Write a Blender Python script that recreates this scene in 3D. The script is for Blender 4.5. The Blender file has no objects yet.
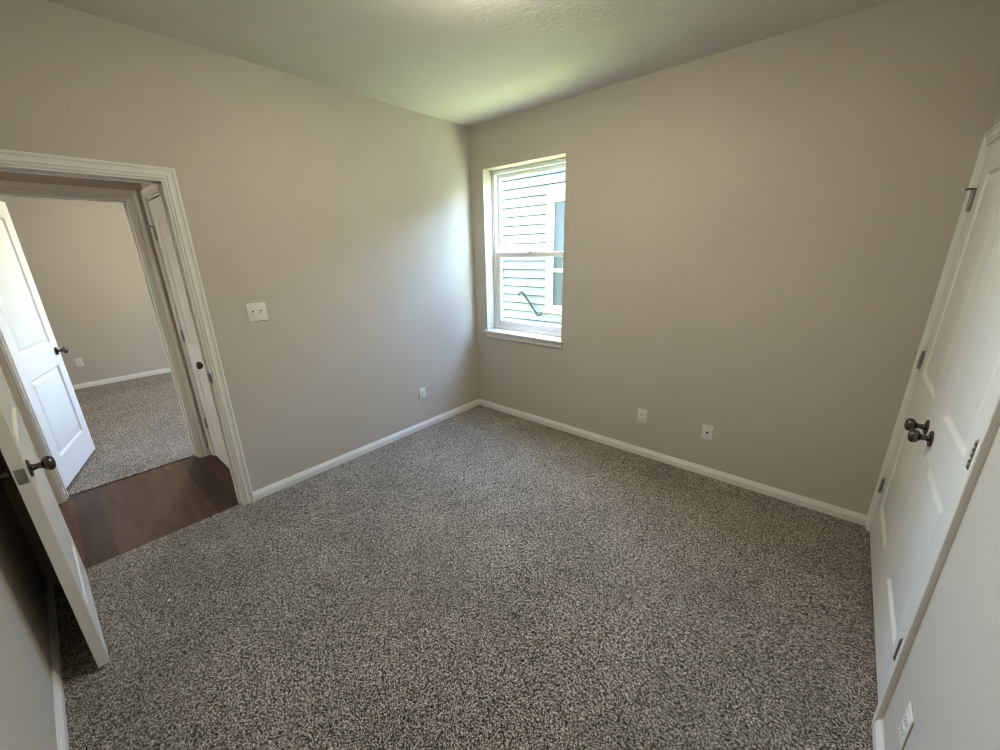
import bpy, bmesh, math, random
from mathutils import Vector, Matrix

random.seed(7)
SC = bpy.context.scene
COL = SC.collection
PI = math.pi

# ------------------------------------------------------------------ camera
CAM = (2.8775, -2.9521, 1.6363)
YAW, PITCH, ROLL, FPX = -0.7149, 0.3055, -0.0208, 393.1


def make_camera():
    cy, sy = math.cos(YAW), math.sin(YAW)
    f = Vector((sy * math.cos(PITCH), cy * math.cos(PITCH), -math.sin(PITCH)))
    r = Vector((cy, -sy, 0))
    u = r.cross(f)
    r2 = r * math.cos(ROLL) + u * math.sin(ROLL)
    u2 = -r * math.sin(ROLL) + u * math.cos(ROLL)
    m = Matrix((r2, u2, -f)).transposed().to_4x4()
    m.translation = Vector(CAM)
    cam = bpy.data.cameras.new('camera')
    o = bpy.data.objects.new('camera', cam)
    COL.objects.link(o)
    o.matrix_world = m
    cam.sensor_width = 36.0
    cam.lens = FPX / 1000.0 * 36.0
    cam.clip_start = 0.02
    SC.camera = o


make_camera()

# ------------------------------------------------------------------ sky, sun, exposure
SC.view_settings.view_transform = 'Standard'
SC.view_settings.look = 'None'
SC.view_settings.gamma = 1.0
SC.view_settings.use_curve_mapping = False
SC.view_settings.exposure = 0.0
SC.cycles.max_bounces = 14
SC.cycles.diffuse_bounces = 8
SC.cycles.sample_clamp_indirect = 25.0
SC.cycles.use_guiding = True
SC.cycles.filter_width = 1.1
SC.cycles.caustics_reflective = False
SC.cycles.caustics_refractive = False

world = bpy.data.worlds.new('world')
SC.world = world
world.use_nodes = True
wn = world.node_tree
wn.nodes.clear()
sky = wn.nodes.new('ShaderNodeTexSky')
sky.sky_type = 'NISHITA'
sky.sun_disc = False
sky.sun_elevation = math.radians(56)
sky.sun_rotation = math.radians(270)
sky.air_density = 1.0
sky.dust_density = 1.2
sky.ozone_density = 1.0
bg = wn.nodes.new('ShaderNodeBackground')
SKY_STRENGTH = 14.3
bg.inputs['Strength'].default_value = SKY_STRENGTH
wout = wn.nodes.new('ShaderNodeOutputWorld')
wn.links.new(sky.outputs['Color'], bg.inputs['Color'])
wn.links.new(bg.outputs['Background'], wout.inputs['Surface'])

sl = bpy.data.lights.new('sun', 'SUN')
sl.energy = 25.0
sl.angle = math.radians(0.6)
sl.color = (1.0, 0.95, 0.86)
so = bpy.data.objects.new('sun', sl)
COL.objects.link(so)
so.rotation_euler = Vector((-0.56, -0.04, 0.83)).to_track_quat('Z', 'Y').to_euler()
so.location = (-6, -2, 9)

# the daylight opening of the bedroom window (guides sky sampling, gives no light of its own)
pl = bpy.data.lights.new('window_portal', 'AREA')
pl.shape = 'RECTANGLE'
pl.size, pl.size_y = 0.86, 1.46
pl.cycles.is_portal = True
po = bpy.data.objects.new('window_portal', pl)
COL.objects.link(po)
po.location = (0.6, 0.21, 1.608)
po.rotation_euler = (-PI / 2, 0, 0)

LAMP_ROOM, FILL_HALL, FILL_FAR = 41.0, 115.0, 72.0  # hall and far room lamps are unseen, added as fill
WARM = (1.0, 0.93, 0.73)

# ------------------------------------------------------------------ dimensions (metres)
W = 3.2484           # room width, x
L = 3.272            # room depth, -y
H = 2.719            # ceiling
WALL = 0.115         # interior wall thickness
EXT = 0.20           # outside wall thickness
WX0, WX1, WZ0, WZ1 = 0.158, 1.043, 0.862, 2.353      # window opening
DY0, DY1 = -2.362, -3.166                            # bedroom doorway
OPEN_Z = 2.034
HX = -1.07           # far side wall of hall (hall face)
FX = HX - WALL       # its far room face
OY0, OY1 = -2.372, -3.160                            # far room doorway
HEND = -2.272        # hall end wall
FARX = -4.60         # far wall of far room
CY0, CY1 = -0.060, -1.335                            # closet opening
WOOD_Z = -0.008

# ------------------------------------------------------------------ material helpers


def mat(name, color, rough=0.6, metal=0.0, spec=0.5):
    m = bpy.data.materials.new(name)
    m.use_nodes = True
    b = m.node_tree.nodes['Principled BSDF']
    b.inputs['Base Color'].default_value = (*color, 1)
    b.inputs['Roughness'].default_value = rough
    b.inputs['Metallic'].default_value = metal
    b.inputs['Specular IOR Level'].default_value = spec
    return m, m.node_tree, b


def ramp(nt, stops, interp='LINEAR'):
    n = nt.nodes.new('ShaderNodeValToRGB')
    cr = n.color_ramp
    cr.interpolation = interp
    while len(cr.elements) < len(stops):
        cr.elements.new(0.5)
    for e, (p, c) in zip(cr.elements, stops):
        e.position = p
        e.color = (*c, 1) if len(c) == 3 else c
    return n


def coords(nt, scale=(1, 1, 1)):
    t = nt.nodes.new('ShaderNodeTexCoord')
    mp = nt.nodes.new('ShaderNodeMapping')
    mp.inputs['Scale'].default_value = scale
    nt.links.new(t.outputs['Object'], mp.inputs['Vector'])
    return mp.outputs['Vector']


def noise(nt, vec, scale, detail=2.0, rough=0.5):
    n = nt.nodes.new('ShaderNodeTexNoise')
    n.inputs['Scale'].default_value = scale
    n.inputs['Detail'].default_value = detail
    n.inputs['Roughness'].default_value = rough
    nt.links.new(vec, n.inputs['Vector'])
    return n


def add_bump(nt, b, height, strength, dist):
    bp = nt.nodes.new('ShaderNodeBump')
    bp.inputs['Strength'].default_value = strength
    bp.inputs['Distance'].default_value = dist
    nt.links.new(height, bp.inputs['Height'])
    nt.links.new(bp.outputs['Normal'], b.inputs['Normal'])
    return bp


def painted_wall(name, color, bump=0.25, scale=70.0):
    m, nt, b = mat(name, color, 0.75, spec=0.25)
    v = coords(nt)
    n = noise(nt, v, scale, 3, 0.55)
    add_bump(nt, b, n.outputs['Fac'], bump, 0.004)
    n2 = noise(nt, v, 1.3, 2)
    mx = nt.nodes.new('ShaderNodeMixRGB')
    mx.blend_type = 'MULTIPLY'
    mx.inputs['Color1'].default_value = (*color, 1)
    r = ramp(nt, [(0.3, (0.965, 0.965, 0.965)), (0.7, (1, 1, 1))])
    nt.links.new(n2.outputs['Fac'], r.inputs['Fac'])
    mx.inputs['Fac'].default_value = 1.0
    nt.links.new(r.outputs['Color'], mx.inputs['Color2'])
    nt.links.new(mx.outputs['Color'], b.inputs['Base Color'])
    return m


M_WALL = painted_wall('wall_paint', (0.49, 0.452, 0.40))
M_CEIL = painted_wall('ceiling_paint', (0.63, 0.605, 0.555), 0.5, 42.0)
M_TRIM, _nt, _b = mat('white_trim_paint', (0.70, 0.69, 0.665), 0.38)
M_DOOR, _nt, _b = mat('white_door_paint', (0.69, 0.69, 0.675), 0.42)
M_VINYL, _nt, _b = mat('white_vinyl', (0.72, 0.73, 0.73), 0.35)
M_PLATE, _nt, _b = mat('white_plastic_plate', (0.68, 0.67, 0.63), 0.35)
M_SLOT, _nt, _b = mat('dark_slot', (0.03, 0.028, 0.025), 0.6)
M_DARK, _nt, _b = mat('closet_interior', (0.32, 0.30, 0.27), 0.8)
M_KNOB, _nt, _b = mat('dark_nickel', (0.115, 0.10, 0.088), 0.25, 1.0)
M_HINGE, _nt, _b = mat('satin_nickel', (0.36, 0.34, 0.31), 0.34, 1.0)
M_RUBBER, _nt, _b = mat('white_rubber', (0.6, 0.6, 0.58), 0.6)


def carpet_material():
    m, nt, b = mat('frieze_carpet', (0.25, 0.23, 0.21), 0.95, spec=0.08)
    v = coords(nt)
    # yarn tips in several tones; the darkest also paint the shade between tufts
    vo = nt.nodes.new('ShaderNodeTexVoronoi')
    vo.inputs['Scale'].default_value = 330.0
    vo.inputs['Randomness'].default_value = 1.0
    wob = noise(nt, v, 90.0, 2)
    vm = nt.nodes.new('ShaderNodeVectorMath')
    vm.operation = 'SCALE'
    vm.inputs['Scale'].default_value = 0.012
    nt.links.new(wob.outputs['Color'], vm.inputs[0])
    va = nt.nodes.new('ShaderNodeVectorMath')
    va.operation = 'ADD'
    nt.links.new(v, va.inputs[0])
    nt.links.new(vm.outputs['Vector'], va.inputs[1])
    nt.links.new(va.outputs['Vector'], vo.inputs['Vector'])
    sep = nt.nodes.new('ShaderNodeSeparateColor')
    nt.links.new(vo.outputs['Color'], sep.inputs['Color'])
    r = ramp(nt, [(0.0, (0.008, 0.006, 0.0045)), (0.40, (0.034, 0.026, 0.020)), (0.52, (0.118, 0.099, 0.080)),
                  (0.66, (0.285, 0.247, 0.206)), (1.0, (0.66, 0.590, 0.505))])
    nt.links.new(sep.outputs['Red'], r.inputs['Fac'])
    # the lay of the pile, brushed in patches
    pn = noise(nt, v, 2.3, 4, 0.6)
    pr = ramp(nt, [(0.30, (0.98, 0.97, 0.96)), (0.72, (1.36, 1.35, 1.33))])
    nt.links.new(pn.outputs['Fac'], pr.inputs['Fac'])
    mx = nt.nodes.new('ShaderNodeMixRGB')
    mx.blend_type = 'MULTIPLY'
    mx.inputs['Fac'].default_value = 1.0
    nt.links.new(r.outputs['Color'], mx.inputs['Color1'])
    nt.links.new(pr.outputs['Color'], mx.inputs['Color2'])
    nt.links.new(mx.outputs['Color'], b.inputs['Base Color'])
    n1 = noise(nt, v, 160.0, 3, 0.6)
    add_bump(nt, b, n1.outputs['Fac'], 0.9, 0.012)
    b.inputs['Sheen Weight'].default_value = 0.15
    return m


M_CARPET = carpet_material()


def wood_material():
    m, nt, b = mat('dark_vinyl_plank', (0.09, 0.045, 0.028), 0.50, spec=0.35)
    v = coords(nt)
    br = nt.nodes.new('ShaderNodeTexBrick')
    br.offset = 0.37
    br.inputs['Scale'].default_value = 1.0
    br.inputs['Brick Width'].default_value = 1.22
    br.inputs['Row Height'].default_value = 0.125
    br.inputs['Mortar Size'].default_value = 0.0012
    br.inputs['Color1'].default_value = (0.070, 0.037, 0.025, 1)
    br.inputs['Color2'].default_value = (0.030, 0.0165, 0.012, 1)
    br.inputs['Mortar'].default_value = (0.012, 0.007, 0.005, 1)
    nt.links.new(v, br.inputs['Vector'])
    v2 = coords(nt, (1.6, 11, 1))
    g = noise(nt, v2, 2.2, 6, 0.62)
    gr = ramp(nt, [(0.28, (0.50, 0.48, 0.46)), (0.72, (1.50, 1.47, 1.43))])
    nt.links.new(g.outputs['Fac'], gr.inputs['Fac'])
    mx = nt.nodes.new('ShaderNodeMixRGB')
    mx.blend_type = 'MULTIPLY'
    mx.inputs['Fac'].default_value = 1.0
    nt.links.new(br.outputs['Color'], mx.inputs['Color1'])
    nt.links.new(gr.outputs['Color'], mx.inputs['Color2'])
    nt.links.new(mx.outputs['Color'], b.inputs['Base Color'])
    add_bump(nt, b, g.outputs['Fac'], 0.12, 0.002)
    return m


M_WOOD = wood_material()


def glass_material():
    m = bpy.data.materials.new('window_glass')
    m.use_nodes = True
    nt = m.node_tree
    nt.nodes.clear()
    out = nt.nodes.new('ShaderNodeOutputMaterial')
    tr = nt.nodes.new('ShaderNodeBsdfTransparent')
    tr.inputs['Color'].default_value = (0.94, 0.97, 0.96, 1)
    gl = nt.nodes.new('ShaderNodeBsdfGlossy')
    gl.inputs['Roughness'].default_value = 0.02
    fc = nt.nodes.new('ShaderNodeLayerWeight')
    fc.inputs['Blend'].default_value = 0.5
    pw = nt.nodes.new('ShaderNodeMath')
    pw.operation = 'POWER'
    pw.inputs[1].default_value = 5.0
    nt.links.new(fc.outputs['Facing'], pw.inputs[0])
    fr = nt.nodes.new('ShaderNodeMath')
    fr.operation = 'MULTIPLY_ADD'
    fr.inputs[1].default_value = 0.7
    fr.inputs[2].default_value = 0.03
    nt.links.new(pw.outputs[0], fr.inputs[0])
    mx = nt.nodes.new('ShaderNodeMixShader')
    nt.links.new(fr.outputs[0], mx.inputs['Fac'])
    nt.links.new(tr.outputs['BSDF'], mx.inputs[1])
    nt.links.new(gl.outputs['BSDF'], mx.inputs[2])
    nt.links.new(mx.outputs['Shader'], out.inputs['Surface'])
    return m


M_GLASS = glass_material()


def screen_material():
    m = bpy.data.materials.new('insect_screen_mesh')
    m.use_nodes = True
    nt = m.node_tree
    nt.nodes.clear()
    out = nt.nodes.new('ShaderNodeOutputMaterial')
    tr = nt.nodes.new('ShaderNodeBsdfTransparent')
    df = nt.nodes.new('ShaderNodeBsdfDiffuse')
    df.inputs['Color'].default_value = (0.10, 0.13, 0.14, 1)
    mx = nt.nodes.new('ShaderNodeMixShader')
    mx.inputs['Fac'].default_value = 0.24
    nt.links.new(tr.outputs['BSDF'], mx.inputs[1])
    nt.links.new(df.outputs['BSDF'], mx.inputs[2])
    nt.links.new(mx.outputs['Shader'], out.inputs['Surface'])
    return m


M_SCREEN = screen_material()
M_SIDING, _nt, _b = mat('pale_blue_siding', (0.080, 0.089, 0.090), 0.6)
_v = coords(_nt, (1, 1, 9))
_n = noise(_nt, _v, 14, 4)
add_bump(_nt, _b, _n.outputs['Fac'], 0.15, 0.003)
M_EXTTRIM, _nt, _b = mat('white_exterior_trim', (0.42, 0.40, 0.39), 0.5)
M_CONC, _nt, _b = mat('pale_foundation', (0.24, 0.22, 0.17), 0.9)
_n = noise(_nt, coords(_nt), 30, 4)
add_bump(_nt, _b, _n.outputs['Fac'], 0.3, 0.005)
M_GRASS, _nt, _b = mat('sunny_grass', (0.42, 0.46, 0.17), 0.9, spec=0.1)
_n = noise(_nt, coords(_nt), 40, 5, 0.7)
_r = ramp(_nt, [(0.3, (0.34, 0.40, 0.12)), (0.7, (0.52, 0.53, 0.24))])
_nt.links.new(_n.outputs['Fac'], _r.inputs['Fac'])
_nt.links.new(_r.outputs['Color'], _b.inputs['Base Color'])
M_EXTGLASS, _nt, _b = mat('blue_grey_window_glass', (0.040, 0.050, 0.053), 0.45, spec=0.15)
M_BLIND, _nt, _b = mat('grey_blue_blind', (0.05, 0.055, 0.06), 0.5, spec=0.15)
M_CABLE, _nt, _b = mat('grey_cable', (0.018, 0.018, 0.018), 0.7, spec=0.1)
M_ROOF, _nt, _b = mat('roof_shingle', (0.12, 0.11, 0.10), 0.9)


def lamp_glass(name, color, strength):
    m = bpy.data.materials.new(name)
    m.use_nodes = True
    b = m.node_tree.nodes['Principled BSDF']
    b.inputs['Base Color'].default_value = (0.8, 0.78, 0.74, 1)
    b.inputs['Emission Color'].default_value = (*color, 1)
    b.inputs['Emission Strength'].default_value = strength
    return m


# ------------------------------------------------------------------ mesh helpers
def box(bm, x0, x1, y0, y1, z0, z1):
    x0, x1 = min(x0, x1), max(x0, x1)
    y0, y1 = min(y0, y1), max(y0, y1)
    z0, z1 = min(z0, z1), max(z0, z1)
    v = [bm.verts.new(p) for p in ((x0, y0, z0), (x1, y0, z0), (x1, y1, z0), (x0, y1, z0),
                                   (x0, y0, z1), (x1, y0, z1), (x1, y1, z1), (x0, y1, z1))]
    for f in ((3, 2, 1, 0), (4, 5, 6, 7), (0, 1, 5, 4), (1, 2, 6, 5), (2, 3, 7, 6), (3, 0, 4, 7)):
        bm.faces.new([v[i] for i in f])
    return v


def rbox(bm, x0, x1, y0, y1, z0, z1, r=0.004, seg=2):
    vs = box(bm, x0, x1, y0, y1, z0, z1)
    es = {e for v in vs for e in v.link_edges}
    bmesh.ops.bevel(bm, geom=list(es), offset=r, segments=seg, affect='EDGES', profile=0.5, clamp_overlap=True)


def lathe(bm, prof, origin, axis, seg=28):
    """prof: list of (radius, height along axis)."""
    ax = Vector(axis).normalized()
    t = Vector((0, 0, 1)) if abs(ax.z) < 0.9 else Vector((1, 0, 0))
    a = ax.cross(t).normalized()
    b = ax.cross(a).normalized()
    o = Vector(origin)
    rings = []
    for r, h in prof:
        if r < 1e-6:
            rings.append([bm.verts.new(o + ax * h)])
        else:
            rings.append([bm.verts.new(o + ax * h + (a * math.cos(2 * PI * k / seg) + b * math.sin(2 * PI * k / seg)) * r)
                          for k in range(seg)])
    for p, q in zip(rings, rings[1:]):
        for k in range(seg):
            k2 = (k + 1) % seg
            if len(p) == 1 and len(q) == 1:
                continue
            if len(p) == 1:
                bm.faces.new((p[0], q[k2], q[k]))
            elif len(q) == 1:
                bm.faces.new((p[k], p[k2], q[0]))
            else:
                bm.faces.new((p[k], p[k2], q[k2], q[k]))
    if len(rings[0]) > 1:
        bm.faces.new(rings[0])
    if len(rings[-1]) > 1:
        bm.faces.new(rings[-1])


def tube(bm, pts, r, seg=10):
    pts = [Vector(p) for p in pts]
    rings = []
    prev = None
    for i, p in enumerate(pts):
        d = (pts[min(i + 1, len(pts) - 1)] - pts[max(i - 1, 0)]).normalized()
        t = prev if prev is not None else (Vector((0, 0, 1)) if abs(d.z) < 0.9 else Vector((1, 0, 0)))
        a = (t - d * t.dot(d)).normalized()
        prev = a
        b = d.cross(a)
        rr = r[i] if isinstance(r, (list, tuple)) else r
        rings.append([bm.verts.new(p + (a * math.cos(2 * PI * k / seg) + b * math.sin(2 * PI * k / seg)) * rr)
                      for k in range(seg)])
    for p, q in zip(rings, rings[1:]):
        for k in range(seg):
            bm.faces.new((p[k], p[(k + 1) % seg], q[(k + 1) % seg], q[k]))
    bm.faces.new(rings[0])
    bm.faces.new(rings[-1])


def rings_to_faces(bm, rings, closed_profile=True):
    for p, q in zip(rings, rings[1:]):
        n = len(p)
        for k in range(n if closed_profile else n - 1):
            bm.faces.new((p[k], p[(k + 1) % n], q[(k + 1) % n], q[k]))


def obj(name, bm, material, parent=None, smooth=None):
    bmesh.ops.recalc_face_normals(bm, faces=bm.faces[:])
    me = bpy.data.meshes.new(name)
    bm.to_mesh(me)
    bm.free()
    if isinstance(material, (list, tuple)):
        for mm in material:
            me.materials.append(mm)
    else:
        me.materials.append(material)
    if smooth is not None:
        me.polygons.foreach_set('use_smooth', [True] * len(me.polygons))
        try:
            me.set_sharp_from_angle(angle=math.radians(smooth))
        except Exception:
            pass
    o = bpy.data.objects.new(name, me)
    COL.objects.link(o)
    if parent:
        o.parent = parent
    return o


def tag(o, label, cat, kind=None, group=None):
    o['label'] = label
    o['category'] = cat
    if kind:
        o['kind'] = kind
    if group:
        o['group'] = group
    return o


def empty(name, loc=(0, 0, 0), rz=0.0):
    o = bpy.data.objects.new(name, None)
    COL.objects.link(o)
    o.location = loc
    o.rotation_euler = (0, 0, rz)
    o.empty_display_size = 0.1
    return o


def place(o, matrix):
    o.matrix_world = matrix
    return o


# ------------------------------------------------------------------ room shell
def wall_with_hole(bm, axis, c0, c1, a0, a1, z0, z1, holes):
    """Wall slab between c0 and c1 across; along a0..a1; rectangular holes (h0,h1,hz0,hz1) sorted along a."""
    def bx(s, e, b, t):
        if e - s < 1e-6 or t - b < 1e-6:
            return
        if axis == 'x':
            box(bm, s, e, c0, c1, b, t)
        else:
            box(bm, c0, c1, s, e, b, t)
    p = a0
    for h0, h1, hz0, hz1 in holes:
        bx(p, h0, z0, z1)
        bx(h0, h1, z0, hz0)
        bx(h0, h1, hz1, z1)
        p = h1
    bx(p, a1, z0, z1)


def struct(name, bm, m, label, cat):
    return tag(obj(name, bm, m), label, cat, 'structure')


FYB = -7.6      # how far hall and far room run behind the bedroom's near wall
FWIN = (-2.85, -2.00, 0.96, 2.20)    # the far room's own window, on the same outside wall

bm = bmesh.new()
wall_with_hole(bm, 'x', 0.0, EXT, -0.115, W + 0.115, -0.25, H + 0.2, [(WX0, WX1, WZ0, WZ1)])
struct('wall_window', bm, M_WALL, 'greige painted wall that holds the only window', 'wall')

bm = bmesh.new()
wall_with_hole(bm, 'y', -WALL, 0.0, -L - 0.115, 0.0, -0.05, H, [(DY1, DY0, -0.05, OPEN_Z)])
struct('wall_left', bm, M_WALL, 'greige painted wall with the open doorway and the light switch', 'wall')

bm = bmesh.new()
wall_with_hole(bm, 'y', W, W + WALL, -L - 0.115, 0.0, -0.05, H, [(CY1, CY0, -0.05, OPEN_Z)])
struct('wall_right', bm, M_WALL, 'greige painted wall around the double closet doors', 'wall')

bm = bmesh.new()
box(bm, 0.0, W, -L - 0.115, -L, -0.05, H)
struct('wall_near', bm, M_WALL, 'greige painted wall behind the open bedroom door', 'wall')

bm = bmesh.new()
box(bm, W + WALL, W + 0.75, 0.0, 0.1, -0.05, H)
box(bm, W + WALL, W + 0.75, CY1 - 0.3, CY1 - 0.2, -0.05, H)
box(bm, W + 0.75, W + 0.85, CY1 - 0.3, 0.1, -0.05, H)
struct('wall_closet', bm, M_DARK, 'closet walls behind the double doors', 'wall')

bm = bmesh.new()
wall_with_hole(bm, 'y', FX, HX, FYB, 0.0, -0.05, H, [(OY1, OY0, -0.05, OPEN_Z)])
struct('wall_hall', bm, M_WALL, 'hall wall with the doorway into the far carpeted room', 'wall')

HDX0, HDX1 = -1.002, -0.402     # hall linen door opening
bm = bmesh.new()
wall_with_hole(bm, 'x', HEND, HEND + WALL, HX, -WALL, -0.05, H, [(HDX0 - 0.004, HDX1 + 0.004, -0.05, OPEN_Z)])
box(bm, HX, -WALL, HEND + 0.5, HEND + 0.6, -0.05, H)
box(bm, HX, -WALL, FYB - 0.1, FYB, -0.05, H)
box(bm, -WALL, 0.0, FYB, -L - 0.115, -0.05, H)
struct('wall_hall_end', bm, M_WALL, 'end wall of the hall around the narrow closed door', 'wall')

bm = bmesh.new()
box(bm, FARX - 0.1, FARX, FYB, 0.0, -0.05, H)
wall_with_hole(bm, 'x', 0.0, EXT, FARX - 0.1, -0.115, -0.25, H + 0.2, [FWIN])
box(bm, FARX - 0.1, FX, FYB - 0.1, FYB, -0.05, H)
struct('wall_far_room', bm, M_WALL, 'cream lit wall of the far room seen through both doorways', 'wall')

bm = bmesh.new()
box(bm, FARX - 0.1, W + 0.85, FYB - 0.1, EXT, H, H + 0.2)
struct('ceiling', bm, M_CEIL, 'pale textured ceiling', 'ceiling')


bm = bmesh.new()
wall_with_hole(bm, 'x', 0.02, EXT - 0.001, FARX - 0.1, W + 0.85, H + 0.2, H + 3.0, [])  # unseen storey, added to keep sky light off the neighbour's siding
box(bm, FARX - 0.1, W + 0.85, FYB - 0.1, 0.02, H + 2.9, H + 3.0)
struct('wall_sky_blocker', bm, M_WALL, 'unseen upper block added to shade the house next door', 'wall')


bm = bmesh.new()
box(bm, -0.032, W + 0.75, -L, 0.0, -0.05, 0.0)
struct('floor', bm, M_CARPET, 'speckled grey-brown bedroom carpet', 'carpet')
bm = bmesh.new()
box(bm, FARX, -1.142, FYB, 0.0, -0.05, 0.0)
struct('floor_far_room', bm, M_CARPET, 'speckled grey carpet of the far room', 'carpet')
bm = bmesh.new()
box(bm, -1.142, -0.032, FYB, HEND + 0.5, -0.05, WOOD_Z)
struct('floor_hall', bm, M_WOOD, 'dark brown plank floor of the hall', 'floor')

# ------------------------------------------------------------------ baseboards
BB_PROF = [(0, 0), (0.0140, 0), (0.0140, 0.040), (0.0120, 0.0425), (0.0120, 0.047), (0.0105, 0.049), (0.0095, 0.056),
           (0.0060, 0.059), (0.0055, 0.0655), (0.0045, 0.0672), (0, 0.0672)]


def baseboard_mesh(bm, p, q, n, z0=0.0, miter0=0.0, miter1=0.0):
    """p to q at the foot of a wall whose room-side normal is n; mitre lengthens (+) or shortens (-) the front."""
    p, q, n = Vector((*p, z0)), Vector((*q, z0)), Vector((*n, 0))
    d = (q - p).normalized()
    rings = []
    for base, k, s in ((p, miter0, -1), (q, miter1, 1)):
        rings.append([bm.verts.new(base + n * u + Vector((0, 0, h)) + d * (s * k * u)) for u, h in BB_PROF])
    rings_to_faces(bm, rings)
    bm.faces.new(rings[0])
    bm.faces.new(rings[1])


def baseboard(name, segs, label, z0=0.0):
    bm = bmesh.new()
    for s in segs:
        baseboard_mesh(bm, *s[:3], z0, *(s[3:] if len(s) > 3 else ()))
    return tag(obj(name, bm, M_TRIM, smooth=18), label, 'baseboard', 'structure')


CAS_W, CAS_T = 0.057, 0.017
baseboard('baseboard_window', [((0, 0), (W, 0), (0, -1), -1, -1)], 'white baseboard along the window wall')
baseboard('baseboard_left', [((0, 0), (0, DY0 + 0.006 + CAS_W), (1, 0), -1, 0)],
          'white baseboard between the doorway and the window corner')
baseboard('baseboard_right', [((W, CY1 - 0.006 - CAS_W), (W, -L), (-1, 0), 0, -1)],
          'white baseboard right of the closet doors')
baseboard('baseboard_near', [((0.02, -L), (W, -L), (0, 1), 0, -1)], 'white baseboard under the wall behind the open door')
baseboard('baseboard_far_room', [((FARX, 0), (FARX, FYB), (1, 0), -1, -1),
                                 ((FX, OY0 + 0.063), (FX, 0), (-1, 0), 0, -1),
                                 ((FARX, 0), (FX, 0), (0, -1), -1, -1)],
          'white baseboard along the far room wall')
baseboard('baseboard_hall', [((HX, HEND), (HX, OY0 + 0.006 + CAS_W), (1, 0), -1, 0),
                             ((HX, OY1 - 0.063), (HX, FYB), (1, 0), 0, 0),
                             ((-WALL, DY1 - 0.07), (-WALL, FYB), (-1, 0), 0, 0)],
          'short white baseboard in the hall corner', WOOD_Z)

# ------------------------------------------------------------------ door casings and jambs
# profile across the casing: (distance from the opening edge, height off the wall)
CAS_PROF = [(0.0, 0.0), (0.0, 0.008), (0.0015, 0.0095), (0.008, 0.0100), (0.0085, 0.0065), (0.0125, 0.0065), (0.0135, 0.0105),
            (0.018, 0.0130), (0.023, 0.0120), (0.027, 0.0105), (0.036, 0.0110), (0.041, 0.0125), (0.044, 0.0160),
            (0.0465, 0.0172), (0.054, 0.0176), (0.057, 0.0150), (0.057, 0.0)]


def casing_mesh(bm, frame, a0, a1, top, reveal=0.006, z0=0.0, left=True, right=True):
    """U-shaped mitred casing around an opening a0..a1 (along), up to top. frame(a, z, out) -> point."""
    a0, a1, top = a0 - reveal, a1 + reveal, top + reveal
    for sgn, a, on in ((-1, a0, left), (1, a1, right)):
        if not on:
            continue
        rings = [[bm.verts.new(frame(a + sgn * u, z0, t)) for u, t in CAS_PROF],
                 [bm.verts.new(frame(a + sgn * u, top + u, t)) for u, t in CAS_PROF]]
        rings_to_faces(bm, rings)
        bm.faces.new(rings[0])
        bm.faces.new(rings[1])
    rings = [[bm.verts.new(frame(a0 - u * (1 if left else 0), top + u, t)) for u, t in CAS_PROF],
             [bm.verts.new(frame(a1 + u * (1 if right else 0), top + u, t)) for u, t in CAS_PROF]]
    rings_to_faces(bm, rings)
    bm.faces.new(rings[0])
    bm.faces.new(rings[1])


def jamb_mesh(bm, frame, a0, a1, top, d0, d1, stop0, stop1, z0=0.0, t=0.004):
    """Lining of an opening: boards a little inside the rough opening plus the stop moulding."""
    def fb(aa, ab, za, zb, da, db):
        v = [bm.verts.new(frame(a, z, d)) for a, z, d in ((aa, za, da), (ab, za, da), (ab, za, db), (aa, za, db),
                                                          (aa, zb, da), (ab, zb, da), (ab, zb, db), (aa, zb, db))]
        for f in ((3, 2, 1, 0), (4, 5, 6, 7), (0, 1, 5, 4), (1, 2, 6, 5), (2, 3, 7, 6), (3, 0, 4, 7)):
            bm.faces.new([v[i] for i in f])
    e = 0.0015
    fb(a0 - 0.012, a0 + t, z0, top + 0.012, d0 - e, d1 + e)
    fb(a1 - t, a1 + 0.012, z0, top + 0.012, d0 - e, d1 + e)
    fb(a0 - 0.012, a1 + 0.012, top - t, top + 0.0125, d0 - e * 0.9, d1 + e * 0.9)
    s = 0.011
    fb(a0 + t, a0 + t + s, z0, top - t, stop0, stop1)
    fb(a1 - t - s, a1 - t, z0, top - t, stop0, stop1)
    fb(a0 + t, a1 - t, top - t - s, top - t, stop0, stop1)


def trim(name, frames, a0, a1, top, d0, d1, stop0, stop1, label, z0=0.0, zj=0.0):
    root = tag(empty(name), label, 'door trim', 'structure')
    for fr, lf, rt, zz in frames:
        bm = bmesh.new()
        casing_mesh(bm, fr, a0, a1, top, z0=zz, left=lf, right=rt)
        obj('casing', bm, M_TRIM, root, 18)
    bm = bmesh.new()
    jamb_mesh(bm, frames[0][0], a0, a1, top, d0, d1, stop0, stop1, zj)
    obj('jamb', bm, M_TRIM, root)
    return root


f_room = lambda a, z, o: Vector((o, a, z))                       # bedroom side of left wall
f_hallside = lambda a, z, o: Vector((-WALL - o, a, z))
f_opp = lambda a, z, o: Vector((HX + o, a, z))
f_oppback = lambda a, z, o: Vector((FX - o, a, z))
f_end = lambda a, z, o: Vector((a, HEND - o, z))
f_closet = lambda a, z, o: Vector((W - o, a, z))

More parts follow.
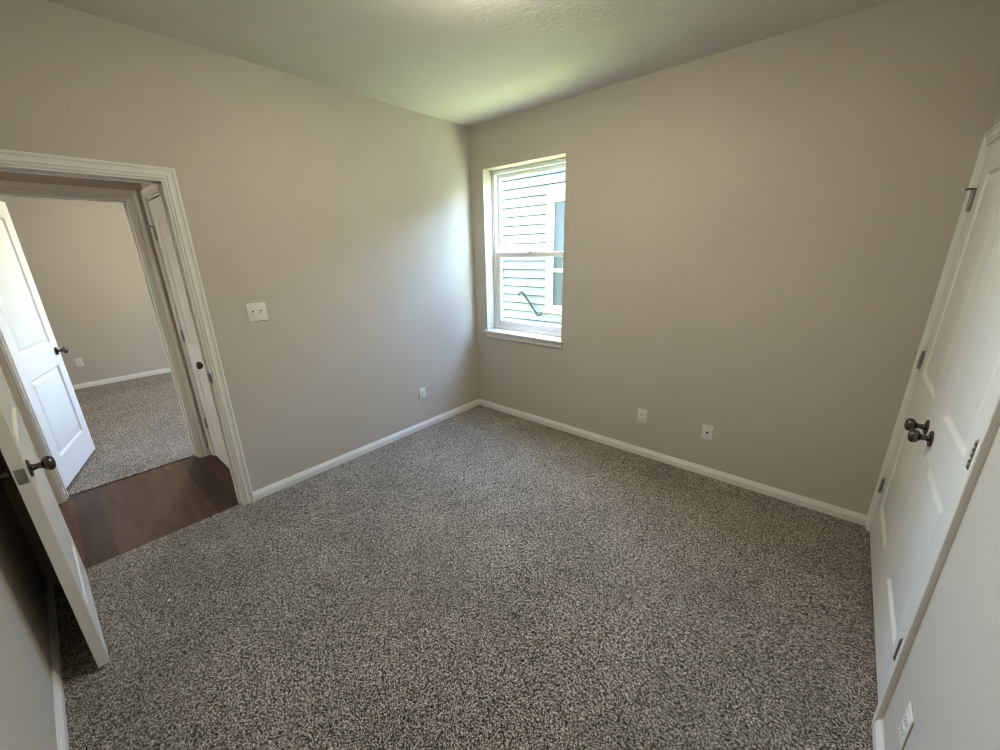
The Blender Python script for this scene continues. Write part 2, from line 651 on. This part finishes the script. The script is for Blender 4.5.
t1 = trim('trim_1', [(f_room, True, True, 0.0), (f_hallside, True, True, WOOD_Z)], DY1, DY0, OPEN_Z, -WALL, 0.0, -0.075, -0.038,
          'white moulded casing and jamb of the bedroom doorway', zj=WOOD_Z)
t2 = trim('trim_2', [(f_opp, True, True, WOOD_Z), (f_oppback, True, True, 0.0)], OY1, OY0, OPEN_Z, -WALL, 0.0, -0.078, -0.041,
          'white moulded casing and jamb of the far room doorway', zj=WOOD_Z)
t3 = trim('trim_3', [(f_end, True, False, WOOD_Z)], HDX0 - 0.004, HDX1 + 0.004, OPEN_Z, -WALL, 0.0, -0.075, -0.038,
          'white casing of the narrow hall door', zj=WOOD_Z)
t4 = trim('trim_4', [(f_closet, True, True, 0.0)], CY1, CY0, OPEN_Z, -WALL, 0.0, -0.075, -0.040,
          'white moulded casing around the double closet doors')

# the strike plate let into the bedroom jamb
bm = bmesh.new()
rbox(bm, -0.036, 0.0080, DY0 - 0.0066, DY0 - 0.0035, 0.885, 0.947, 0.0012, 1)
sp = obj('strike_plate', bm, M_KNOB, t1)
bm = bmesh.new()
rbox(bm, -0.026, -0.010, DY0 - 0.0070, DY0 - 0.0050, 0.905, 0.928, 0.0008, 1)
obj('latch_hole', bm, M_SLOT, sp)
# hinge leaves let into the jamb of the far doorway are on the doors below

# ------------------------------------------------------------------ doors
LEAF_T = 0.035


def leaf_mesh(w, h, panels, t=LEAF_T):
    """Moulded two-panel leaf: x 0..w, y -t/2..t/2, z 0..h, both faces moulded."""
    bm = bmesh.new()
    xs = sorted({0.0, w} | {p[0] for p in panels} | {p[1] for p in panels})
    zs = sorted({0.0, h} | {p[2] for p in panels} | {p[3] for p in panels})
    steps = [(0.0, 0.0), (0.003, 0.0045), (0.009, 0.0095), (0.014, 0.0115), (0.020, 0.0115), (0.040, 0.0035), (0.044, 0.0025)]
    for s in (-1, 1):
        y = s * t / 2
        grid = {(i, k): bm.verts.new((x, y, z)) for i, x in enumerate(xs) for k, z in enumerate(zs)}
        for i in range(len(xs) - 1):
            for k in range(len(zs) - 1):
                is_p = any(abs(xs[i] - p[0]) < 1e-6 and abs(zs[k] - p[2]) < 1e-6 for p in panels)
                ring = [grid[i, k], grid[i + 1, k], grid[i + 1, k + 1], grid[i, k + 1]]
                if not is_p:
                    bm.faces.new(ring)
                    continue
                x0, x1, z0, z1 = xs[i], xs[i + 1], zs[k], zs[k + 1]
                prev = ring
                for ins, dep in steps[1:]:
                    yy = y - s * dep
                    cur = [bm.verts.new(c) for c in ((x0 + ins, yy, z0 + ins), (x1 - ins, yy, z0 + ins),
                                                     (x1 - ins, yy, z1 - ins), (x0 + ins, yy, z1 - ins))]
                    for q in range(4):
                        bm.faces.new((prev[q], prev[(q + 1) % 4], cur[(q + 1) % 4], cur[q]))
                    prev = cur
                bm.faces.new(prev)
        if s == -1:
            g0 = grid
    nx, nz = len(xs) - 1, len(zs) - 1
    for i in range(nx):
        for k in (0, nz):
            bm.faces.new((g0[i, k], g0[i + 1, k], grid[i + 1, k], grid[i, k]))
    for k in range(nz):
        for i in (0, nx):
            bm.faces.new((g0[i, k], g0[i, k + 1], grid[i, k + 1], grid[i, k]))
    return bm


ROSE = [(0.0, 0.0), (0.033, 0.0), (0.033, 0.003), (0.031, 0.006), (0.026, 0.008), (0.014, 0.009), (0.0115, 0.013),
        (0.0105, 0.022), (0.0115, 0.030), (0.014, 0.034)]
BALL = [(0.0135, 0.033), (0.020, 0.036), (0.0255, 0.042), (0.0280, 0.049), (0.0275, 0.056), (0.0235, 0.062), (0.016, 0.066), (0.0, 0.0675)]


def knob(parent, x, y, z, ydir):
    bm = bmesh.new()
    lathe(bm, BALL, (x, y, z), (0, ydir, 0), 32)
    k = obj('door_knob', bm, M_KNOB, parent, 40)
    bm = bmesh.new()
    lathe(bm, ROSE, (x, y, z), (0, ydir, 0), 32)
    obj('rose', bm, M_KNOB, k, 30)
    return k


def hinge(parent, x, y, z, dx, ydir, pin_stop=False):
    """Butt hinge: knuckle barrel at (x, y), leaf plate lying toward dx on the edge, ydir = side the barrel stands."""
    bm = bmesh.new()
    hh = 0.089
    for k in range(5):
        z0 = z - hh / 2 + k * hh / 5
        lathe(bm, [(0.0076, 0.0005), (0.0081, 0.0012), (0.0081, hh / 5 - 0.0012), (0.0076, hh / 5 - 0.0005)],
              (x, y, z0), (0, 0, 1), 14)
    lathe(bm, [(0.0, 0.0), (0.0045, 0.0), (0.0055, 0.002), (0.0045, 0.004), (0.0, 0.005)], (x, y, z + hh / 2), (0, 0, 1), 14)
    lathe(bm, [(0.0, 0.0), (0.0045, 0.0), (0.0055, 0.002), (0.0045, 0.004), (0.0, 0.005)], (x, y, z - hh / 2), (0, 0, -1), 14)
    rbox(bm, x - dx * 0.001, x + dx * 0.003, y - ydir * 0.030, y - ydir * 0.002, z - hh / 2, z + hh / 2, 0.001, 1)
    h = obj('hinge', bm, M_HINGE, parent, 35)
    if pin_stop:
        bm = bmesh.new()
        zt = z + hh / 2 + 0.004
        lathe(bm, [(0.010, 0.0), (0.010, 0.004)], (x, y, zt - 0.002), (0, 0, 1), 14)
        tube(bm, [(x, y, zt), (x + dx * 0.020, y + ydir * 0.022, zt), (x + dx * 0.032, y + ydir * 0.034, zt)], 0.0034, 10)
        tube(bm, [(x, y, zt), (x - dx * 0.016, y + ydir * 0.020, zt), (x - dx * 0.022, y + ydir * 0.026, zt)], 0.0034, 10)
        ps = obj('pin_stop', bm, M_KNOB, h, 35)
        bm = bmesh.new()
        lathe(bm, [(0.0, 0), (0.006, 0), (0.007, 0.004), (0.006, 0.009), (0.0, 0.009)],
              (x + dx * 0.032, y + ydir * 0.034, zt), (dx * 0.66, ydir * 0.75, 0), 14)
        obj('bumper', bm, M_RUBBER, ps, 35)
    return h


def two_panels(w):
    st = 0.115
    return [(st, w - st, 0.215, 0.800), (st, w - st, 0.985, 1.900)]


def door(name, w, label, loc, rz, knob_sides, hinge_side, pin_stop=None, h=2.017, latch=True, knob_z=0.885):
    """Leaf in local x from the hinge edge, centred on y. hinge_side = local y side of barrels."""
    root = tag(empty(name, loc, rz), label, 'door', 'structure')
    bm = leaf_mesh(w, h, two_panels(w))
    obj('door_leaf', bm, M_DOOR, root, 18)
    for s in knob_sides:
        knob(root, w - 0.066, s * LEAF_T / 2, knob_z, s)
    if latch:
        bm = bmesh.new()
        rbox(bm, w - 0.0005, w + 0.0016, -0.0125, 0.0125, knob_z - 0.0285, knob_z + 0.0285, 0.0007, 1)
        lp = obj('latch_plate', bm, M_HINGE, root)
        bm = bmesh.new()
        rbox(bm, w + 0.001, w + 0.010, -0.006, 0.006, knob_z - 0.010, knob_z + 0.010, 0.002, 2)
        obj('latch_bolt', bm, M_HINGE, lp)
    for i, hz in enumerate((0.300, 1.045, 1.80)):
        hinge(root, -0.0015, hinge_side * (LEAF_T / 2 + 0.0075), hz, 1, hinge_side, pin_stop is not None and i == pin_stop)
    return root


# bedroom door: swung fully into the room, parallel to the near wall
door('door_1', 0.806, 'open white bedroom door swung back against the near wall',
     (0.004, -3.153, 0.016), math.radians(1.15), (1, -1), -1, knob_z=0.900)
# far room door: swung into the far room
door('door_2', 0.762, 'open white door swung into the far carpeted room',
     (FX - 0.012, -3.166, 0.034), PI - math.radians(16.5), (1, -1), 1, knob_z=0.905)
# hall door, closed, face flush with its jamb
door('door_3', HDX1 - HDX0 - 0.012, 'closed narrow white door at the end of the hall',
     (HDX0 + 0.006, HEND + LEAF_T / 2 + 0.002, 0.004), 0.0, (-1,), -1, 2, h=2.017, latch=False, knob_z=0.905)
# closet pair
CW = (CY0 - CY1) / 2 - 0.0085
door('door_4', CW, 'closet door nearest the window wall',
     (W + LEAF_T / 2 + 0.002, CY0 - 0.0065, 0.014), -PI / 2, (-1,), -1, 2, latch=False, knob_z=0.873)
door('door_5', CW, 'closet door farther from the window wall',
     (W + LEAF_T / 2 + 0.002, CY1 + 0.0065, 0.014), PI / 2, (1,), 1, 2, latch=False, knob_z=0.873)

# ------------------------------------------------------------------ window
win = tag(empty('window_1'), 'white single-hung window with a white sill', 'window', 'structure')


def frame_rect(bm, x0, x1, z0, z1, y0, y1, wl, wr, wb, wt, r=0.003):
    rbox(bm, x0, x0 + wl, y0, y1, z0, z1, r, 1)
    rbox(bm, x1 - wr, x1, y0, y1, z0, z1, r, 1)
    rbox(bm, x0 + wl - 0.001, x1 - wr + 0.001, y0, y1, z0, z0 + wb, r, 1)
    rbox(bm, x0 + wl - 0.001, x1 - wr + 0.001, y0, y1, z1 - wt, z1, r, 1)


FY = 0.118
DYW = FY - 0.075     # how far the sashes sit back with the frame
bm = bmesh.new()
frame_rect(bm, WX0 + 0.001, WX1 - 0.001, WZ0 + 0.018, WZ1 - 0.001, FY, EXT - 0.005, 0.034, 0.034, 0.030, 0.034)
# the thin inner lip and balance track
frame_rect(bm, WX0 + 0.003, WX1 - 0.003, WZ0 + 0.020, WZ1 - 0.003, FY - 0.006, FY + 0.004, 0.012, 0.012, 0.012, 0.012, 0.002)
obj('window_frame', bm, M_VINYL, win)
MEET = 1.60
SX0, SX1 = WX0 + 0.034, WX1 - 0.034
bm = bmesh.new()
frame_rect(bm, SX0, SX1, MEET - 0.016, WZ1 - 0.034, 0.116 + DYW, 0.142 + DYW, 0.030, 0.030, 0.032, 0.034)
up = obj('upper_sash', bm, M_VINYL, win)
bm = bmesh.new()
box(bm, SX0 + 0.028, SX1 - 0.028, 0.127 + DYW, 0.131 + DYW, MEET + 0.018, WZ1 - 0.066)
obj('pane', bm, M_GLASS, up)
bm = bmesh.new()
frame_rect(bm, SX0 + 0.002, SX1 - 0.002, WZ0 + 0.047, MEET + 0.022, 0.084 + DYW, 0.112 + DYW, 0.040, 0.040, 0.042, 0.044)
low = obj('lower_sash', bm, M_VINYL, win)
bm = bmesh.new()
box(bm, SX0 + 0.040, SX1 - 0.040, 0.097 + DYW, 0.101 + DYW, WZ0 + 0.087, MEET - 0.020)
obj('pane', bm, M_GLASS, low)
bm = bmesh.new()
cx = (SX0 + SX1) / 2
rbox(bm, cx - 0.028, cx + 0.028, 0.078 + DYW, 0.100 + DYW, MEET + 0.019, MEET + 0.027, 0.003, 2)
rbox(bm, cx - 0.006, cx + 0.026, 0.072 + DYW, 0.084 + DYW, MEET + 0.026, MEET + 0.034, 0.003, 2)
obj('sash_lock', bm, M_VINYL, low)
bm = bmesh.new()
box(bm, SX0, SX1, 0.1465 + DYW, 0.1475 + DYW, WZ0 + 0.05, MEET)
sc = obj('insect_screen', bm, M_SCREEN, win)
# sill board with horns and the apron under it
bm = bmesh.new()
rbox(bm, WX0 - 0.028, WX1 + 0.028, -0.036, -0.0005, WZ0 - 0.020, WZ0 + 0.002, 0.006, 3)
rbox(bm, WX0 + 0.001, WX1 - 0.001, -0.003, FY + 0.002, WZ0 - 0.001, WZ0 + 0.002, 0.001, 1)
rbox(bm, WX0 + 0.001, WX1 - 0.001, FY - 0.004, EXT - 0.01, WZ0 - 0.001, WZ0 + 0.020, 0.002, 1)
obj('sill', bm, M_TRIM, win, 35)
bm = bmesh.new()
rbox(bm, WX0 - 0.012, WX1 + 0.012, -0.016, 0.0, WZ0 - 0.068, WZ0 - 0.020, 0.004, 2)
obj('apron', bm, M_TRIM, win, 35)

# the far room's own window lies outside the picture; only its opening and frame are built
win2 = tag(empty('window_2'), 'far room window around the corner', 'window', 'structure')
bm = bmesh.new()
frame_rect(bm, FWIN[0], FWIN[1], FWIN[2], FWIN[3], 0.12, 0.19, 0.05, 0.05, 0.05, 0.05)
rbox(bm, FWIN[0] + 0.04, FWIN[1] - 0.04, 0.13, 0.17, 1.56, 1.60, 0.003, 1)
obj('window_frame', bm, M_VINYL, win2)

# ------------------------------------------------------------------ outlets and switch


def wall_frame(kind, along, z):
    """Matrix: local x along wall, local y up, local z out of the wall."""
    if kind == 'left':       # out = +x
        x, o, p = Vector((0, 1, 0)), Vector((1, 0, 0)), Vector((0, along, z))
    elif kind == 'window':   # out = -y
        x, o, p = Vector((1, 0, 0)), Vector((0, -1, 0)), Vector((along, 0, z))
    elif kind == 'right':    # out = -x
        x, o, p = Vector((0, -1, 0)), Vector((-1, 0, 0)), Vector((W, along, z))
    elif kind == 'far':      # out = +x
        x, o, p = Vector((0, 1, 0)), Vector((1, 0, 0)), Vector((FARX, along, z))
    y = Vector((0, 0, 1))
    m = Matrix((x, y, o)).transposed().to_4x4()
    m.translation = p
    return m


def plate(bm, w, h):
    rbox(bm, -w / 2, w / 2, -h / 2, h / 2, -0.0005, 0.0055, 0.003, 3)


def screw(bm, x, y, z=0.0055):
    lathe(bm, [(0.0034, 0.0), (0.0030, 0.0009), (0.0, 0.0012)], (x, y, z - 0.0002), (0, 0, 1), 12)


def duplex_outlet(kind, along, z, label, group=None):
    root = empty('wall_outlet')
    tag(root, label, 'outlet', group=group)
    bm = bmesh.new()
    plate(bm, 0.071, 0.115)
    obj('cover_plate', bm, M_PLATE, root, 35)
    for s in (-1, 1):
        bm = bmesh.new()
        # rounded receptacle face with flat top and bottom
        pts = []
        for k in range(32):
            a = 2 * PI * k / 32
            pts.append((0.0172 * math.cos(a), max(-0.0135, min(0.0135, 0.0172 * math.sin(a)))))
        lo = [bm.verts.new((x, s * 0.0195 + y, 0.004)) for x, y in pts]
        hi = [bm.verts.new((x * 0.97, s * 0.0195 + y * 0.97, 0.0078)) for x, y in pts]
        rings_to_faces(bm, [lo, hi])
        bm.faces.new(hi)
        fc = obj('receptacle', bm, M_PLATE, root, 40)
        bm = bmesh.new()
        for dx, hh in ((-0.0063, 0.0082), (0.0063, 0.0068)):
            box(bm, dx - 0.0012, dx + 0.0012, s * 0.0195 + 0.003 - hh / 2, s * 0.0195 + 0.003 + hh / 2, 0.0070, 0.0081)
        lathe(bm, [(0.0026, 0.0), (0.0026, 0.0011)], (0, s * 0.0195 - 0.0068, 0.0070), (0, 0, 1), 14)
        obj('slots', bm, M_SLOT, fc)
    bm = bmesh.new()
    screw(bm, 0, 0)
    obj('screw', bm, M_HINGE, root, 40)
    root.matrix_world = wall_frame(kind, along, z)
    return root


duplex_outlet('left', -0.773, 0.354, 'white duplex outlet on the wall between the doorway and the window corner')
duplex_outlet('window', 1.824, 0.346, 'white duplex outlet on the window wall, the one nearer the window')
duplex_outlet('right', -1.600, 0.292, 'white duplex outlet on the wall right of the closet doors')
duplex_outlet('far', -2.79, 0.350, 'white duplex outlet in the far room seen past its open door')

root = tag(empty('cable_outlet'), 'white wall plate with one dark coaxial jack, right of an outlet', 'wall plate')
bm = bmesh.new()
plate(bm, 0.071, 0.115)
obj('cover_plate', bm, M_PLATE, root, 35)
bm = bmesh.new()
lathe(bm, [(0.0085, 0.005), (0.0085, 0.0075), (0.0048, 0.0075), (0.0048, 0.015), (0.0036, 0.0155), (0.0, 0.0145)], (0, 0, 0), (0, 0, 1), 6)
jk = obj('coaxial_jack', bm, M_KNOB, root)
bm = bmesh.new()
lathe(bm, [(0.0, 0.0), (0.0032, 0.0), (0.0032, 0.0006), (0.0, 0.0006)], (0, 0, 0.0152), (0, 0, 1), 12)
obj('socket', bm, M_SLOT, jk)
for s in (-1, 1):
    bm = bmesh.new()
    screw(bm, 0, s * 0.0415)
    obj('screw', bm, M_HINGE, root, 40)
root.matrix_world = wall_frame('window', 2.309, 0.344)

root = tag(empty('light_switch'), 'white two-toggle light switch plate beside the doorway', 'light switch')
bm = bmesh.new()
plate(bm, 0.117, 0.116)
obj('cover_plate', bm, M_PLATE, root, 35)
for s in (-1, 1):
    bm = bmesh.new()
    box(bm, s * 0.023 - 0.0052, s * 0.023 + 0.0052, -0.0118, 0.0118, 0.0045, 0.0060)
    sl_ = obj('toggle_slot', bm, M_SLOT, root)
    bm = bmesh.new()
    vs = box(bm, s * 0.023 - 0.0045, s * 0.023 + 0.0045, -0.0085, 0.0045, 0.004, 0.016)
    for v in vs:
        if v.co.z > 0.01:
            v.co.y -= 0.0075
            v.co.x = s * 0.023 + (v.co.x - s * 0.023) * 0.8
    obj('toggle', bm, M_PLATE, root)
    for q in (-1, 1):
        bm = bmesh.new()
        screw(bm, s * 0.023, q * 0.030)
        obj('screw', bm, M_PLATE, root, 40)
root.matrix_world = wall_frame('left', -2.040, 1.289)

# ------------------------------------------------------------------ ceiling lights


def ceiling_light(x, y, power, label, r=0.165, tone=WARM):
    root = tag(empty('ceiling_light', (x, y, H)), label, 'ceiling light')
    bm = bmesh.new()
    lathe(bm, [(0.0, 0.0), (r * 0.55, 0.0), (r * 0.58, -0.010), (r * 0.5, -0.020), (r * 0.3, -0.034), (0.0, -0.034)], (0, 0, 0), (0, 0, 1), 40)
    obj('base', bm, M_HINGE, root, 35)
    bm = bmesh.new()
    prof = [(r * 0.3, -0.030), (r * 0.97, -0.027)] + [(r * math.cos(a), -0.030 - 0.075 * math.sin(a)) for a in [PI / 2 * k / 12 for k in range(12)]] + [(0.0, -0.105)]
    lathe(bm, prof, (0, 0, 0), (0, 0, 1), 40)
    area = 2 * PI * r * r * 0.8
    obj('glass_bowl', bm, lamp_glass('lit_bowl', tone, power / (area * PI)), root, 60)
    bm = bmesh.new()
    lathe(bm, [(0.006, -0.104), (0.009, -0.110), (0.006, -0.118), (0.0, -0.121)], (0, 0, 0), (0, 0, 1), 20)
    obj('finial', bm, M_HINGE, root, 40)
    return root


ceiling_light(1.62, -1.63, LAMP_ROOM, 'lit dome light in the middle of the bedroom ceiling')
ceiling_light(-0.59, -6.4, FILL_HALL, 'unseen dome light added far down the hall to light its end door', 0.14, (1.0, 0.84, 0.67))  # added lamp out of view, throws light along the hall onto its door
ceiling_light(-2.7, -1.8, FILL_FAR, 'unseen dome light added to brighten the far room')  # added lamp out of view, fills the far room

# ------------------------------------------------------------------ outside
NY = 3.0
bm = bmesh.new()
box(bm, -14, 16, EXT, NY, -0.35, -0.22)
tag(obj('lawn', bm, M_GRASS), 'sunlit grass strip between the two houses', 'grass', 'stuff')

hs = tag(empty('neighbor_house', (0, NY, -0.22)), 'pale blue lap-sided house next door seen through the window', 'house')
hz = 0.22
LAP = 0.1515
Z_TOP = 2.524 + 3 * LAP
Z_BOT = 0.365
SIDE_X0, SIDE_X1 = -2.153, 6.0
NWX0, NWX1, NWZ0, NWZ1 = -1.005, 0.20, 0.70, 2.39      # neighbour window with its white trim inside these
bm = bmesh.new()


def laps(bm, x0, x1, zb, zt):
    z = zt
    while z > zb + 1e-4:
        b = max(z - LAP, zb)
        t = z - 0.016
        vs = [bm.verts.new((x, y, zz + hz)) for x in (x0, x1) for y, zz in ((-0.006, t), (-0.030, b), (0.03, b), (0.03, t))]
        for f in ((0, 1, 5, 4), (1, 2, 6, 5), (2, 3, 7, 6), (3, 0, 4, 7), (0, 3, 2, 1), (4, 5, 6, 7)):
            bm.faces.new([vs[k] for k in f])
        z = b


laps(bm, SIDE_X0, NWX0 - 0.14, Z_BOT, Z_TOP - 2 * LAP)
laps(bm, NWX1 + 0.14, SIDE_X1, Z_BOT, Z_TOP - 2 * LAP)
laps(bm, NWX0 - 0.14, NWX1 + 0.14, Z_BOT, NWZ0 - 0.14)
laps(bm, SIDE_X0 - 0.09, SIDE_X1, Z_TOP - 2 * LAP, Z_TOP)
obj('siding', bm, M_SIDING, hs)
bm = bmesh.new()
box(bm, SIDE_X0 - 0.10, SIDE_X1, 0.028, 5.0, Z_BOT + hz, Z_TOP + 0.08 + hz)
obj('wall_body', bm, M_SIDING, hs)
bm = bmesh.new()
rbox(bm, SIDE_X0 - 0.11, SIDE_X0, -0.038, 0.03, Z_BOT + hz, Z_TOP - 2 * LAP + hz, 0.003, 1)
obj('corner_board', bm, M_EXTTRIM, hs)
bm = bmesh.new()
box(bm, SIDE_X0 - 0.10, SIDE_X1, 0.01, 5.0, -0.1, Z_BOT + hz - 0.001)
obj('foundation', bm, M_CONC, hs)
bm = bmesh.new()
rbox(bm, SIDE_X0 - 0.10, SIDE_X1, -0.024, 0.0, Z_BOT + hz - 0.045, Z_BOT + hz, 0.003, 1)
obj('water_table', bm, M_EXTTRIM, hs)
bm = bmesh.new()
rbox(bm, SIDE_X0 - 0.10, SIDE_X1, -0.025, 0.01, Z_TOP + hz, Z_TOP + 0.08 + hz, 0.003, 1)
obj('frieze_board', bm, M_EXTTRIM, hs)
bm = bmesh.new()
zt = Z_TOP + 0.08 + hz
vs = [bm.verts.new(c) for c in ((SIDE_X0 - 0.4, -0.30, zt), (6.3, -0.30, zt), (6.3, 5.3, zt), (SIDE_X0 - 0.4, 5.3, zt),
                                (SIDE_X0 - 0.4, -0.30, zt + 0.10), (6.3, -0.30, zt + 0.10), (6.3, 5.3, zt + 0.10), (SIDE_X0 - 0.4, 5.3, zt + 0.10),
                                (SIDE_X0 - 0.4, 2.5, zt + 0.75), (6.3, 2.5, zt + 0.75))]
for f in ((0, 1, 2, 3), (0, 1, 5, 4), (2, 3, 7, 6), (4, 5, 9, 8), (6, 7, 8, 9), (0, 4, 8, 7, 3), (1, 5, 9, 6, 2)):
    bm.faces.new([vs[i] for i in f])
obj('roof', bm, M_ROOF, hs)
bm = bmesh.new()
frame_rect(bm, NWX0 - 0.14, NWX1 + 0.14, NWZ0 - 0.14 + hz, 2.652 + hz, -0.040, 0.03, 0.14, 0.14, 0.14, 2.652 - NWZ1)
nw = obj('window', bm, M_EXTTRIM, hs)
bm = bmesh.new()
box(bm, NWX0 - 0.002, NWX1 + 0.002, -0.012, 0.0, NWZ0 - 0.002 + hz, NWZ1 + 0.002 + hz)
obj('pane', bm, M_EXTGLASS, nw)
bm = bmesh.new()
rbox(bm, NWX0, NWX1, -0.026, -0.008, 1.27 + hz, 1.335 + hz, 0.003, 1)
obj('meeting_rail', bm, M_EXTTRIM, nw)
bm = bmesh.new()
for k in range(6):
    box(bm, NWX0 + 0.01, NWX1 - 0.01, -0.018, -0.012, NWZ1 - 0.05 - 0.045 * k + hz, NWZ1 - 0.025 - 0.045 * k + hz)
obj('blind', bm, M_BLIND, nw)

bm = bmesh.new()
tube(bm, [(x, NY - 0.05 - d, z) for x, d, z in ((-1.74, 0.0, 0.845), (-1.70, 0.03, 0.88), (-1.655, 0.045, 0.91), (-1.615, 0.04, 0.89),
                                                 (-1.57, 0.025, 0.83), (-1.45, 0.015, 0.68), (-1.34, 0.01, 0.545),
                                                 (-1.29, 0.01, 0.495), (-1.25, 0.005, 0.515), (-1.22, 0.0, 0.55))], 0.018, 10)
tag(obj('cable', bm, M_CABLE, smooth=60), 'grey cable hanging slantwise down the siding outside the window', 'cable')

# ------------------------------------------------------------------ a scrap of lint on the carpet
M_LINT, _nt, _b = mat('white_lint', (0.85, 0.84, 0.80), 0.9)
bm = bmesh.new()
bmesh.ops.create_icosphere(bm, subdivisions=2, radius=0.006)
for v in bm.verts:
    k = 0.7 + 0.6 * random.random()
    v.co = Vector((v.co.x * 1.3 * k, v.co.y * k, v.co.z * 0.5 * k + 0.002))
lint = tag(obj('lint', bm, M_LINT, smooth=60), 'tiny white scrap of lint on the carpet near the open door', 'lint')
lint.location = (0.594, -2.884, 0.001)
